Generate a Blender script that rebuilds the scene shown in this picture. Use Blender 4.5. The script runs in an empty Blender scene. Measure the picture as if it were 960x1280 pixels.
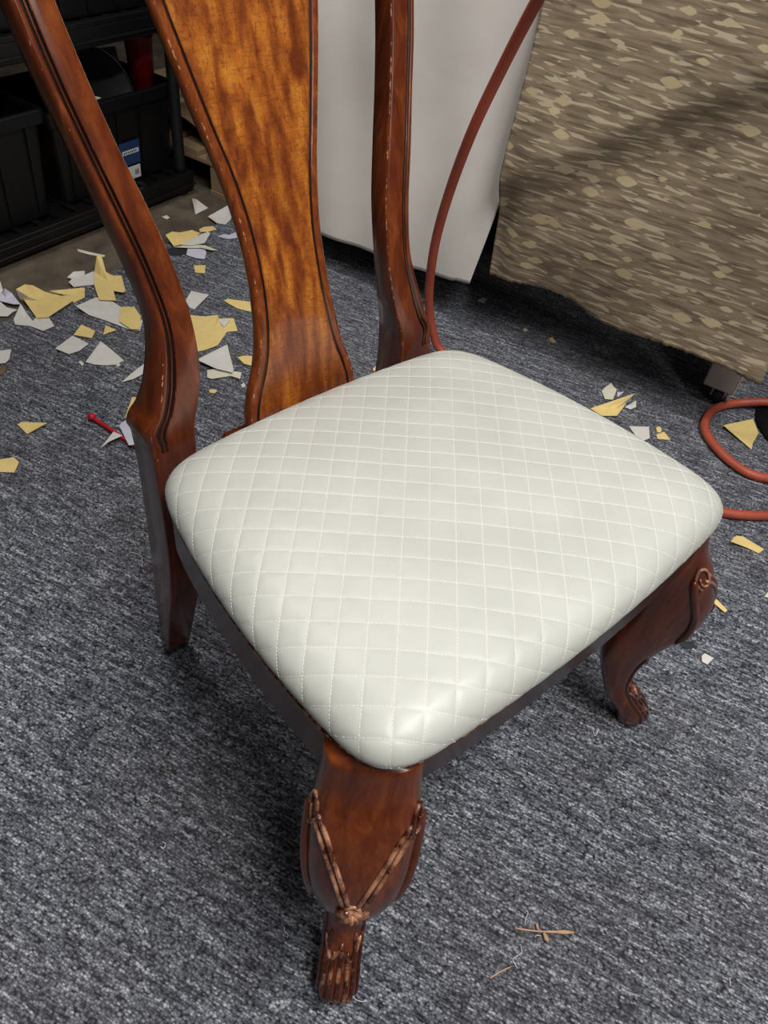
import bpy, math, random
import numpy as np
from mathutils import Matrix, Vector

random.seed(7)
rng = np.random.default_rng(7)
SC = bpy.context.scene
COL = SC.collection

# ------------------------------------------------------------------ camera
CAM = np.array([-.5191, -.5803, 1.1062])
YAW, PITCH, ROLL, FPX = .8126, .7825, .1393, 969.7
fw = np.array([math.sin(YAW) * math.cos(PITCH), math.cos(YAW) * math.cos(PITCH), -math.sin(PITCH)])
rt = np.array([math.cos(YAW), -math.sin(YAW), 0.0])
up = np.cross(rt, fw)
rt, up = rt * math.cos(ROLL) + up * math.sin(ROLL), -rt * math.sin(ROLL) + up * math.cos(ROLL)
cd = bpy.data.cameras.new('camera')
cam = bpy.data.objects.new('camera', cd)
COL.objects.link(cam)
M = Matrix.Identity(4)
for i in range(3):
    M[i][0], M[i][1], M[i][2], M[i][3] = rt[i], up[i], -fw[i], CAM[i]
cam.matrix_world = M
cd.sensor_fit = 'VERTICAL'
cd.sensor_height = 36.0
cd.lens = FPX / 1280 * 36.0
cd.clip_start = .02
SC.camera = cam

# ------------------------------------------------------------------ light
RHO = math.radians(15)            # the room stands 15 degrees off the chair
E1 = np.array([math.cos(RHO), math.sin(RHO), 0.0])
E2 = np.array([-math.sin(RHO), math.cos(RHO), 0.0])
def W(a, b, z=0.0):
    p = E1 * a + E2 * b
    return (float(p[0]), float(p[1]), float(z))

world = bpy.data.worlds.new('room_light')
world.use_nodes = True
world.node_tree.nodes['Background'].inputs[0].default_value = (.92, .95, 1.0, 1)
world.node_tree.nodes['Background'].inputs[1].default_value = .04
SC.world = world

def strip(name, loc, rotz, sx, sy, watts, col=(1, .985, .955)):
    l = bpy.data.lights.new(name, 'AREA')
    l.shape = 'RECTANGLE'
    l.size, l.size_y, l.energy, l.color = sx, sy, watts, col
    o = bpy.data.objects.new(name, l)
    o.location = loc
    o.rotation_euler = (0, 0, rotz)
    COL.objects.link(o)
strip('ceiling_strip_light', (.0, -1.0, 2.55), RHO, 1.5, .22, 46)
strip('ceiling_strip_light', W(.30, .85, 2.55), RHO, .25, 1.2, 16)
strip('ceiling_strip_light', (-.8, -3.2, 2.55), RHO, 1.2, .12, 15)

SC.view_settings.view_transform = 'Standard'
SC.view_settings.look = 'None'
SC.view_settings.gamma = 1.0
SC.view_settings.use_curve_mapping = False
SC.view_settings.exposure = 0.35

# ------------------------------------------------------------------ materials
def lin(r, g, b):
    f = lambda c: (c / 255 / 12.92) if c / 255 <= .04045 else ((c / 255 + .055) / 1.055) ** 2.4
    return (f(r), f(g), f(b), 1.0)

class MT:
    def __init__(s, name, rough=.5, col=(.5, .5, .5, 1), **kw):
        s.m = bpy.data.materials.new(name)
        s.m.use_nodes = True
        s.t = s.m.node_tree
        s.b = s.t.nodes['Principled BSDF']
        s.b.inputs['Roughness'].default_value = rough
        s.b.inputs['Base Color'].default_value = col
        for k, v in kw.items():
            s.b.inputs[k].default_value = v
    def n(s, typ, **kw):
        nd = s.t.nodes.new(typ)
        for k, v in kw.items():
            if k.startswith('_'):
                key = k[1:]
                nd.inputs[int(key) if key.isdigit() else key.replace('_', ' ')].default_value = v
            else:
                setattr(nd, k, v)
        return nd
    def l(s, a, b): s.t.links.new(a, b)
    def coord(s, kind='Object', scale=(1, 1, 1), rot=(0, 0, 0)):
        tc = s.n('ShaderNodeTexCoord')
        mp = s.n('ShaderNodeMapping')
        mp.inputs['Scale'].default_value = scale
        mp.inputs['Rotation'].default_value = rot
        s.l(tc.outputs[kind], mp.inputs[0])
        return mp.outputs[0]
    def noise(s, vec, scale, detail=4, rough=.55, dist=0.0):
        nd = s.n('ShaderNodeTexNoise')
        nd.inputs['Scale'].default_value = scale
        nd.inputs['Detail'].default_value = detail
        nd.inputs['Roughness'].default_value = rough
        nd.inputs['Distortion'].default_value = dist
        s.l(vec, nd.inputs['Vector'])
        return nd.outputs['Fac']
    def ramp(s, fac, stops, interp='LINEAR'):
        r = s.n('ShaderNodeValToRGB')
        cr = r.color_ramp
        cr.interpolation = interp
        while len(cr.elements) < len(stops): cr.elements.new(.5)
        for e, (p, c) in zip(cr.elements, stops):
            e.position = p
            e.color = c if len(c) == 4 else (*c, 1)
        s.l(fac, r.inputs[0])
        return r.outputs[0]
    def mix(s, fac, a, b, mode='MIX'):
        m = s.n('ShaderNodeMix', data_type='RGBA', blend_type=mode)
        for sock, v in ((m.inputs[0], fac), (m.inputs[6], a), (m.inputs[7], b)):
            if isinstance(v, (float, int)): sock.default_value = v
            elif isinstance(v, tuple): sock.default_value = v
            else: s.l(v, sock)
        return m.outputs[2]
    def math(s, op, a, b=0.0):
        m = s.n('ShaderNodeMath', operation=op)
        for sock, v in ((m.inputs[0], a), (m.inputs[1], b)):
            if isinstance(v, (float, int)): sock.default_value = v
            else: s.l(v, sock)
        return m.outputs[0]
    def color(s, sock): s.l(sock, s.b.inputs['Base Color']); return s
    def bump(s, h, strength=.3, dist=.001):
        b = s.n('ShaderNodeBump')
        b.inputs['Strength'].default_value = strength
        b.inputs['Distance'].default_value = dist
        s.l(h, b.inputs['Height'])
        s.l(b.outputs[0], s.b.inputs['Normal'])
        return s

BW = ((0, 0, 0, 1), (1, 1, 1, 1))

def wood(name, dark, mid, light, grain=(40, 40, 3), wear=True, rough=.24, wscale=90, soft=.03, wcol=lin(196, 142, 104)):
    w = MT(name, rough)
    v = w.coord('Object', grain)
    n1 = w.noise(v, 2.2, 6, .6, .6)
    c = w.ramp(n1, [(.25, dark), (.5, mid), (.8, light)])
    v2 = w.coord('Object', (300, 300, 18))
    n2 = w.noise(v2, 1.5, 3, .6)
    c = w.mix(w.math('MULTIPLY', w.ramp(n2, [(.45, BW[0]), (.75, BW[1])]), .18), c, dark)
    if wear:
        at = w.n('ShaderNodeAttribute', attribute_name='wear')
        nz = w.noise(w.coord('Object', (wscale, wscale, wscale * .7)), 1.6, 5, .65)
        f = w.ramp(w.math('ADD', nz, w.math('SUBTRACT', w.math('MULTIPLY', at.outputs['Fac'], .42), .40)), [(.50 - soft * .3, BW[0]), (.50 + soft * .7, BW[1])])
        c = w.mix(f, c, wcol)
    w.color(c)
    w.b.inputs['Coat Weight'].default_value = .38
    w.b.inputs['Coat Roughness'].default_value = .12
    sm = w.noise(w.coord('Object'), 60, 4)
    w.bump(sm, .06, .002)
    return w.m

M_frame = wood('mahogany_finish', lin(66, 26, 13), lin(102, 45, 20), lin(144, 74, 32), grain=(26, 26, 3))
M_dark = wood('dark_stained_groove', lin(34, 18, 13), lin(44, 24, 16), lin(58, 32, 22), wear=False)
M_carve = wood('rubbed_carving', lin(40, 16, 11), lin(66, 28, 18), lin(96, 48, 30), grain=(60, 60, 60), wscale=38, soft=.22, wcol=lin(196, 140, 108))

def splat_wood():
    w = MT('figured_veneer', .25)
    v = w.coord('Object', (1, 1, .05))
    stripes = w.noise(v, 62, 2, .5, .25)
    c = w.ramp(stripes, [(.32, lin(112, 52, 20)), (.46, lin(150, 78, 28)), (.58, lin(184, 106, 36)), (.75, lin(204, 130, 48))])
    curl = w.noise(w.coord('Object', (70, 60, 330)), 1.0, 3, .6, .8)
    c = w.mix(w.math('MULTIPLY', w.ramp(curl, [(.46, BW[0]), (.68, BW[1])]), .42), c, lin(88, 38, 16))
    pores = w.noise(w.coord('Object', (700, 500, 900)), 1.0, 2, .6)
    c = w.mix(w.math('MULTIPLY', w.ramp(pores, [(.55, BW[0]), (.70, BW[1])]), .5), c, lin(60, 24, 12))
    fleck = w.noise(w.coord('Object', (420, 200, 95)), 1.0, 2, .6, 1.6)
    c = w.mix(w.math('MULTIPLY', w.ramp(fleck, [(.56, BW[0]), (.66, BW[1])]), .55), c, lin(74, 30, 14))
    cloud = w.noise(w.coord('Object', (1, 1, .6)), 9, 2, .5)
    c = w.mix(w.math('MULTIPLY', w.ramp(cloud, [(.35, BW[1]), (.5, BW[0])]), .35), c, lin(104, 46, 20))
    w.color(c)
    w.b.inputs['Coat Weight'].default_value = .6
    w.b.inputs['Coat Roughness'].default_value = .1
    w.bump(w.noise(w.coord('Object'), 55, 3), .05, .002)
    return w.m
M_splat = splat_wood()

def vinyl():
    w = MT('pearl_vinyl', .44)
    n = w.noise(w.coord('Object'), 14, 3)
    w.color(w.ramp(n, [(.3, lin(187, 187, 179)), (.7, lin(196, 196, 188))]))
    w.b.inputs['Sheen Weight'].default_value = .12
    w.b.inputs['Coat Weight'].default_value = .10
    w.b.inputs['Coat Roughness'].default_value = .3
    w.bump(w.noise(w.coord('Object'), 900, 2), .12, .0006)
    return w.m
M_vinyl = vinyl()
M_thread = MT('cream_thread', .6, lin(226, 225, 216)).m

def carpet():
    w = MT('grey_loop_carpet', .95)
    A = math.radians(-68)
    v = w.coord('Object', (1, 1, 1), (0, 0, -A))
    def vec(sx, sy):
        m = w.n('ShaderNodeMapping'); m.inputs['Scale'].default_value = (sx, sy, 1)
        w.l(v, m.inputs[0]); return m.outputs[0]
    s1 = w.noise(vec(16, 120), 1.0, 3, .6)
    s2 = w.noise(vec(60, 420), 1.0, 2, .6)
    vo = w.n('ShaderNodeTexVoronoi'); vo.inputs['Scale'].default_value = 1.0
    w.l(vec(240, 330), vo.inputs['Vector'])
    cell = w.n('ShaderNodeSeparateColor'); w.l(vo.outputs['Color'], cell.inputs[0])
    f = w.math('ADD', w.math('MULTIPLY', s1, .66), w.math('ADD', w.math('MULTIPLY', s2, .46), w.math('MULTIPLY', cell.outputs[0], .18)))
    c = w.ramp(f, [(.45, lin(48, 50, 58)), (.60, lin(100, 103, 113)), (.71, lin(140, 143, 153)), (.84, lin(214, 216, 224))])
    c = w.mix(w.ramp(vo.outputs['Distance'], [(.38, BW[0]), (.9, BW[1])]), c, lin(30, 31, 38))
    big = w.noise(w.coord('Object'), 2.2, 3)
    c = w.mix(w.math('MULTIPLY', w.ramp(big, [(.4, BW[1]), (.6, BW[0])]), .16), c, lin(92, 84, 74))
    w.color(c)
    w.b.inputs['Sheen Weight'].default_value = .1
    w.b.inputs['Specular IOR Level'].default_value = .15
    w.bump(w.math('SUBTRACT', 1.0, vo.outputs['Distance']), .8, .003)
    return w.m
M_carpet = carpet()

def stone():
    w = MT('brown_bare_floor', .85)
    n = w.noise(w.coord('Object'), 9, 6, .65)
    w.color(w.ramp(n, [(.3, lin(70, 60, 50)), (.55, lin(98, 86, 72)), (.75, lin(122, 110, 94))]))
    w.bump(w.noise(w.coord('Object'), 70, 5), .25, .002)
    return w.m
M_floor = stone()

def plain(name, col, rough, var=.10, scale=20, bump=.1, **kw):
    w = MT(name, rough, **kw)
    n = w.noise(w.coord('Object'), scale, 4)
    k = lambda f: tuple(min(1, c * f) for c in col[:3]) + (1,)
    w.color(w.ramp(n, [(.3, k(1 - var)), (.7, k(1 + var))]))
    if bump: w.bump(w.noise(w.coord('Object'), scale * 12, 3), bump, .001)
    return w.m
M_black = plain('black_plastic', lin(9, 9, 11), .45, .25, 12, .15)
M_blackm = plain('matte_black_plastic', lin(6, 6, 7), .6, .25, 12, .15)
M_yellow = plain('pale_yellow_foam', lin(240, 212, 138), .8, .05, 60, .2)
M_white = plain('white_vinyl_scrap', lin(226, 221, 214), .6, .04, 60, .1)
M_lav = plain('lavender_backing', lin(214, 212, 228), .7, .04, 60, .1)
M_cream = plain('cream_backing', lin(226, 222, 198), .7, .05, 60, .1)
M_brown = plain('brown_cardboard', lin(120, 96, 70), .85, .12, 30, .15)
M_rubber = plain('dark_rubber', lin(44, 46, 52), .7, .1, 40, .1)
M_hose = plain('red_rubber_hose', lin(176, 82, 60), .5, .14, 16, .12)
M_red = plain('red_plastic', lin(200, 30, 40), .4, .1, 30, .05)
M_wine = plain('dark_red_plastic', lin(112, 8, 14), .45, .1, 30, .05)
M_metal = MT('zinc_metal', .35, lin(190, 190, 190), Metallic=1.0).m
M_chrome = MT('chrome_edge', .18, lin(215, 215, 215), Metallic=1.0).m
M_taupe = plain('taupe_painted_steel', lin(150, 140, 133), .5, .08, 30, .1)
M_edge = plain('worn_pale_edge', lin(176, 164, 154), .6, .08, 60, .1)
M_tan = plain('tan_splinter_wood', lin(206, 166, 132), .7, .10, 80, .2)
M_lint = plain('white_lint', lin(222, 222, 220), .8, .04, 60, 0)
M_ply = plain('raw_pallet_wood', lin(150, 124, 94), .8, .18, 10, .25)
M_grey = plain('grey_card', lin(126, 126, 134), .7, .06, 30, .05)
M_blue = plain('blue_sticker', lin(32, 62, 104), .5, .06, 30, .02)
M_paper = plain('white_sticker', lin(218, 218, 216), .55, .03, 40, .02)
M_ink = plain('sticker_ink', lin(50, 52, 58), .6, .06, 40, .02)
M_wall = plain('grey_wall_paint', lin(52, 48, 44), .85, .05, 4, .1)

def white_cloth_mat():
    w = MT('off_white_canvas', .85)
    n = w.noise(w.coord('Object'), 6, 5)
    w.color(w.ramp(n, [(.3, lin(230, 221, 212)), (.7, lin(241, 234, 226))]))
    w.bump(w.math('ADD', w.math('MULTIPLY', w.noise(w.coord('Object'), 500, 2), .05), w.noise(w.coord('Object'), 5, 2, .5, .5)), .14, .02)
    return w.m
M_canvas = white_cloth_mat()

def camo():
    """printed brown cloth: fine horizontal streaks with pale lozenge dots"""
    w = MT('brown_printed_cloth', .9)
    tc = w.n('ShaderNodeUVMap', uv_map='cloth')
    def vec(sx, sy, rot=0.0, loc=(0, 0, 0)):
        m = w.n('ShaderNodeMapping')
        m.inputs['Scale'].default_value = (sx, sy, 1)
        m.inputs['Rotation'].default_value = (0, 0, rot)
        m.inputs['Location'].default_value = loc
        w.l(tc.outputs[0], m.inputs[0]); return m.outputs[0]
    T = math.radians(7)
    base = w.noise(vec(9, 90, T), 1.0, 5, .62)
    c = w.ramp(base, [(.30, lin(108, 92, 74)), (.5, lin(142, 124, 101)), (.72, lin(170, 152, 126))])
    # pale streaks
    st = w.noise(vec(17, 125, T, (3.1, 1.7, 0)), 1.0, 1.0, .5, .35)
    c = w.mix(w.ramp(st, [(.575, BW[0]), (.595, BW[1])]), c, lin(190, 174, 146))
    st2 = w.noise(vec(10, 80, T, (9.1, 5.7, 0)), 1.0, 1.5, .5, .3)
    c = w.mix(w.math('MULTIPLY', w.ramp(st2, [(.58, BW[0]), (.62, BW[1])]), .6), c, lin(88, 76, 60))
    # lozenge dots in loose rows
    vo = w.n('ShaderNodeTexVoronoi', distance='MINKOWSKI')
    vo.inputs['Exponent'].default_value = 1.35
    vo.inputs['Scale'].default_value = 1.0
    vo.inputs['Randomness'].default_value = .62
    warp = w.n('ShaderNodeTexNoise'); warp.inputs['Scale'].default_value = 2.2
    va = vec(14, 29, T)
    w.l(va, warp.inputs['Vector'])
    mixv = w.n('ShaderNodeMix', data_type='RGBA', blend_type='LINEAR_LIGHT')
    mixv.inputs[0].default_value = .09
    w.l(va, mixv.inputs[6]); w.l(warp.outputs['Color'], mixv.inputs[7])
    w.l(mixv.outputs[2], vo.inputs['Vector'])
    dots = w.ramp(vo.outputs['Distance'], [(.30, BW[1]), (.33, BW[0])])
    dn = w.n('ShaderNodeSeparateColor'); w.l(vo.outputs['Color'], dn.inputs[0])
    dcol = w.mix(dn.outputs[1], lin(182, 163, 124), lin(198, 180, 144))
    c = w.mix(dots, c, dcol)
    w.color(c)
    w.bump(w.noise(vec(700, 700), 1.0, 2), .2, .0006)
    return w.m
M_camo = camo()

# ------------------------------------------------------------------ helpers
def mesh(name, verts, faces, mats, parent=None, smooth=True, fmat=None, loc=None):
    me = bpy.data.meshes.new(name)
    me.from_pydata([tuple(map(float, v)) for v in verts], [], [tuple(map(int, f)) for f in faces])
    if not isinstance(mats, (list, tuple)): mats = [mats]
    for m in mats: me.materials.append(m)
    if fmat is not None: me.polygons.foreach_set('material_index', np.asarray(fmat, dtype=np.int32))
    me.polygons.foreach_set('use_smooth', np.full(len(me.polygons), bool(smooth)))
    me.update()
    o = bpy.data.objects.new(name, me)
    COL.objects.link(o)
    if parent is not None: o.parent = parent
    return o

def attr(o, name, vals):
    a = o.data.attributes.new(name, 'FLOAT', 'POINT')
    a.data.foreach_set('value', np.asarray(vals, dtype=np.float32))

def empty(name, loc=(0, 0, 0)):
    o = bpy.data.objects.new(name, None)
    o.empty_display_size = .05
    o.location = loc
    COL.objects.link(o)
    return o

def tag(o, label=None, cat=None, group=None, kind=None):
    if label: o['label'] = label
    if cat: o['category'] = cat
    if group: o['group'] = group
    if kind: o['kind'] = kind
    return o

def under(o, parent):
    """parent keeping the world-space mesh where it is (roots are never rotated)"""
    o.parent = parent
    o.matrix_parent_inverse = Matrix.Translation(-Vector(parent.location))
    return o

def loft(rings, closed=True, caps=True):
    """rings: (n, m, 3). returns verts, faces"""
    R = np.asarray(rings, float)
    n, m, _ = R.shape
    F = []
    for i in range(n - 1):
        for j in range(m if closed else m - 1):
            k = (j + 1) % m
            F.append((i * m + j, i * m + k, (i + 1) * m + k, (i + 1) * m + j))
    if caps and closed:
        F.append(tuple(range(m - 1, -1, -1)))
        F.append(tuple((n - 1) * m + j for j in range(m)))
    return R.reshape(-1, 3), F

def tube(pts, rad, seg=10):
    P = np.asarray(pts, float)
    n = len(P)
    r = np.broadcast_to(np.asarray(rad, float), (n,))
    T = np.gradient(P, axis=0)
    T /= np.linalg.norm(T, axis=1)[:, None] + 1e-12
    ref = np.array([0, 0, 1.0]) if abs(T[0][2]) < .9 else np.array([1.0, 0, 0])
    u = np.cross(T[0], ref); u /= np.linalg.norm(u)
    rings = []
    for i in range(n):
        u = u - T[i] * (u @ T[i]); u /= np.linalg.norm(u) + 1e-12
        v = np.cross(T[i], u)
        a = np.linspace(0, 2 * math.pi, seg, endpoint=False)
        rings.append(P[i] + r[i] * (np.cos(a)[:, None] * u + np.sin(a)[:, None] * v))
    return loft(rings)

def spline(pts, n=60):
    """Catmull-Rom through the points"""
    P = np.asarray(pts, float)
    P = np.vstack([2 * P[0] - P[1], P, 2 * P[-1] - P[-2]])
    out = []
    m = len(P) - 3
    for t in np.linspace(0, m - 1e-9, n):
        i = int(t); f = t - i
        a, b, c, d = P[i:i + 4]
        out.append(.5 * (2 * b + (c - a) * f + (2 * a - 5 * b + 4 * c - d) * f * f + (3 * b - a - 3 * c + d) * f ** 3))
    return np.array(out)

def curve1(zs, xs, z):
    """smooth 1-D interpolation"""
    zs, xs = np.asarray(zs, float), np.asarray(xs, float)
    d = np.gradient(xs, zs)
    z = np.clip(z, zs[0], zs[-1])
    i = np.clip(np.searchsorted(zs, z) - 1, 0, len(zs) - 2)
    h = zs[i + 1] - zs[i]
    t = (z - zs[i]) / h
    return ((2 * t**3 - 3 * t**2 + 1) * xs[i] + (t**3 - 2 * t**2 + t) * h * d[i] + (-2 * t**3 + 3 * t**2) * xs[i + 1] + (t**3 - t**2) * h * d[i + 1])

def box_vf(a0, a1, b0, b1, z0, z1, bev=.0, ax=None):
    """chamfered box in room axes (a along E1, b along E2)"""
    f = (lambda a, b, z: W(a, b, z)) if ax is None else ax
    c = min(bev, (a1 - a0) / 2.2, (b1 - b0) / 2.2, (z1 - z0) / 2.2)
    if c <= 0:
        V = [f(a, b, z) for z in (z0, z1) for a, b in ((a0, b0), (a1, b0), (a1, b1), (a0, b1))]
        return V, [(3, 2, 1, 0), (4, 5, 6, 7), (0, 1, 5, 4), (1, 2, 6, 5), (2, 3, 7, 6), (3, 0, 4, 7)]
    def ring(i, z):
        return [f(a, b, z) for a, b in ((a0 + c + i, b0 + i), (a1 - c - i, b0 + i), (a1 - i, b0 + c + i), (a1 - i, b1 - c - i),
                                        (a1 - c - i, b1 - i), (a0 + c + i, b1 - i), (a0 + i, b1 - c - i), (a0 + i, b0 + c + i))]
    return loft([ring(c * .7, z0), ring(0, z0 + c), ring(0, z1 - c), ring(c * .7, z1)])

def join(parts):
    V, F, o = [], [], 0
    for v, f in parts:
        V += [tuple(p) for p in v]
        F += [tuple(i + o for i in q) for q in f]
        o += len(v)
    return V, F

# ------------------------------------------------------------------ the setting
def quad_slab(name, a0, a1, b0, b1, z0, z1, mat):
    v, f = box_vf(a0, a1, b0, b1, z0, z1)
    return mesh(name, v, f, mat, smooth=False)
tag(quad_slab('floor', -3.5, 3.2, -3.5, 3.0, -.10, -.006, M_floor), kind='structure')
tag(quad_slab('wall_back', -3.5, 3.2, 3.0, 3.1, -.10, 2.8, M_wall), kind='structure')
tag(quad_slab('wall_right', 3.2, 3.3, -3.5, 3.1, -.10, 2.8, M_wall), kind='structure')

# carpet: slightly uneven cut edge towards the bare floor
ed = [(a, 1.205 + .006 * math.sin(a * 17) + .004 * math.sin(a * 41)) for a in np.linspace(-3.4, 3.1, 90)]
cv, cf = [], []
for a, b in ed:
    cv += [W(a, -3.4, 0), W(a, b, 0), W(a, b + .004, -.006)]
for i in range(len(ed) - 1):
    cf += [(3 * i, 3 * i + 3, 3 * i + 4, 3 * i + 1), (3 * i + 1, 3 * i + 4, 3 * i + 5, 3 * i + 2)]
tag(mesh('carpet', cv, cf, M_carpet, smooth=False), 'dark grey flecked loop carpet spread over the floor', 'carpet')

# ------------------------------------------------------------------ the chair (faces -Y)
chair = empty('dining_chair', (0, -.15, 0))
tag(chair, 'mahogany dining chair with a pearl white quilted seat and vase shaped splat', 'chair')

ZT = [0, .10, .18, .25, .32, .40, .46, .50, .56, .62, .68, .74, .80, .86, .92, 1.0, 1.08]
YF = [.140, .118, .099, .087, .082, .080, .079, .079, .087, .103, .123, .143, .165, .186, .208, .238, .266]   # front face
YB = [.163, .158, .152, .146, .142, .137, .135, .136, .129, .139, .158, .178, .200, .221, .243, .272, .298]   # rear face
XI = [.186, .180, .176, .173, .171, .170, .170, .168, .151, .146, .151, .163, .178, .190, .199, .204, .206]   # inner
XO = [.224, .224, .224, .224, .224, .225, .226, .226, .206, .191, .196, .208, .220, .232, .240, .246, .248]   # outer
def ysplat(z): return curve1([.40, .47, .50, .56, .62, .68, .74, .80, .86, .92, 1.0, 1.10], [.078, .085, .0895, .099, .115, .135, .155, .177, .198, .220, .250, .285], z)

PROF = [  # fraction inner->outer, depth behind the front face (m), groove flag
    (0.0, .006, 0), (.012, .0018, 0), (.05, 0, 0), (.30, 0, 0), (.575, 0, 0), (.595, .0006, 0), (.610, .0042, 1), (.638, .0055, 1), (.655, .0048, 1),
    (.668, .0018, 0), (.692, .0018, 0), (.705, .0050, 1), (.735, .0055, 1), (.765, .0030, 0), (.83, .0012, 0), (.89, .0026, 0), (.945, .0065, 0), (.985, .0125, 0), (1.0, .0205, 0)]
def make_post(side):
    zs = np.concatenate([np.linspace(0, .44, 24), np.linspace(.45, .60, 40), np.linspace(.61, 1.08, 60)])
    rings, wear, gro = [], [], []
    for z in zs:
        xi, xo, yf, yb = (curve1(ZT, t, z) for t in (XI, XO, YF, YB))
        if .49 < z < .525:                               # the ear where the post swells into the leg
            xo += .006 * math.sin((z - .49) / .035 * math.pi)
        k = min(1, max(0, (z - .474) / .03)); k = k * k * (3 - 2 * k)     # bead runs out above the seat
        shift = .06 * (1 - min(1, max(0, (z - .474) / .07))) ** 1.5       # and sweeps outwards a little
        ring, wr = [], []
        for t, d, g in PROF:
            tt = t + (shift * math.sin(math.pi * min(1, max(0, (t - .3) / .7))) if .3 < t < 1 else 0)
            x = xi + (xo - xi) * tt
            dd = d * k + (1 - k) * (.004 if t in (0.0, 1.0) else 0)
            dd = min(dd, (yb - yf) * .6)
            ring.append((side * x, yf + dd, z))
            wr.append({.012: .95, .595: .8, .89: .75}.get(t, 0) if z > .45 else 0)
        ring += [(side * xo, yb - .005, z), (side * (xo - .004), yb, z), (side * (xi + .004), yb, z), (side * xi, yb - .004, z)]
        wr += [0, 0, 0, 0]
        rings.append(ring); wear += wr
    m = len(rings[0])
    v, f = loft(rings)
    fm = []
    for i in range(len(zs) - 1):
        for j in range(m):
            g = j < len(PROF) - 1 and (PROF[j][2] and PROF[j + 1][2] or (PROF[j][2] or PROF[j + 1][2]) and j in (5, 8, 10, 12))
            fm.append(1 if (g and zs[i] > .478) else 0)
    fm += [0, 0]
    if side > 0: f = [q[::-1] for q in f]
    f = [q[::-1] for q in f]
    o = mesh('back_post', v, f, [M_frame, M_dark], fmat=fm)
    attr(o, 'wear', wear)
    under(o, chair)
    return o
for s in (-1, 1): make_post(s)

# vase shaped splat with a dark scribed line inside its rolled edge
SW_Z = [.44, .47, .50, .53, .56, .62, .68, .74, .80, .86, .92, 1.0, 1.07]
SW_X = [.089, .0885, .081, .070, .063, .056, .0565, .065, .080, .094, .106, .112, .098]
def make_splat():
    zs = np.concatenate([np.linspace(.44, .48, 8), np.linspace(.485, 1.07, 90)])
    PR = [(0, .010, 0), (.0012, .0035, 0), (.004, .0010, 0), (.0075, 0, 0), (.0125, .0006, 0), (.0134, .0030, 1), (.0152, .0032, 1), (.0160, .0006, 0), (.019, 0, 0), (.03, 0, 0)]
    rings, wear = [], []
    for z in zs:
        h, y = curve1(SW_Z, SW_X, z), ysplat(z)
        left = [(-h + d, y + dep) for d, dep, g in PR]
        right = [(h - d, y + dep) for d, dep, g in PR][::-1]
        front = left + [(0.0, y)] + right
        wr = [0, 0, .9, 0, 0, 0, 0, 0, 0, 0, 0] + [0] * 7 + [.8, .3, 0]
        back = [(h - .001, y + .0145), (-h + .001, y + .0145)]
        rings.append([(x, yy, z) for x, yy in front + back]); wear += wr + [0, 0]
    v, f = loft(rings)
    m = len(rings[0])
    fm = []
    for i in range(len(zs) - 1):
        for j in range(m):
            jj = j if j < 10 else 19 - j
            if j in (4, 5, 6) or j in (13, 14, 15): fm.append(1)
            elif j < 5 or 15 < j: fm.append(2)
            else: fm.append(0)
    fm += [2, 2]
    o = mesh('splat', v, f, [M_splat, M_dark, M_edgewood], fmat=fm)
    attr(o, 'wear', wear)
    return under(o, chair)
M_edgewood = wood('splat_rolled_edge', lin(82, 34, 14), lin(126, 60, 24), lin(170, 92, 36), grain=(60, 60, 8))
make_splat()

# crest rail (above the picture) and the shoe under the splat
rings = []
for x in np.linspace(-.262, .262, 60):
    u = abs(x) / .262
    z0 = 1.045 + .02 * math.cos(u * math.pi * .9) + .012 * u
    z1 = 1.105 + .030 * math.cos(u * math.pi) + (.012 * math.sin(u * math.pi * 2.2) if u < .9 else 0) - .05 * max(0, u - .85) / .15
    y = curve1(ZT, YF, 1.06)
    rings.append([(x, y + .004, z0), (x, y - .004, z0 + .010), (x, y + .004, z1 - .008), (x, y + .010, z1), (x, y + .026, z1), (x, y + .032, z1 - .010), (x, y + .032, z0 + .006), (x, y + .026, z0)])
v, f = loft(rings)
o = mesh('crest_rail', v, f, M_frame); attr(o, 'wear', [0] * len(v)); under(o, chair)

AX = lambda a, b, z: (a, b, z)
rings = []
for x, sx in ((-.112, .6), (-.108, .95), (-.09, 1), (.09, 1), (.108, .95), (.112, .6)):
    rings.append([(x, .086, .40), (x, .081, .406), (x, .081, .434 + .004 * sx), (x, .084, .438 + .004 * sx), (x, .112, .438 + .004 * sx), (x, .117, .43), (x, .117, .40)])
v, f = loft(rings)
o = mesh('splat_shoe', v, f, M_frame); attr(o, 'wear', [0] * len(v)); under(o, chair)

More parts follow.
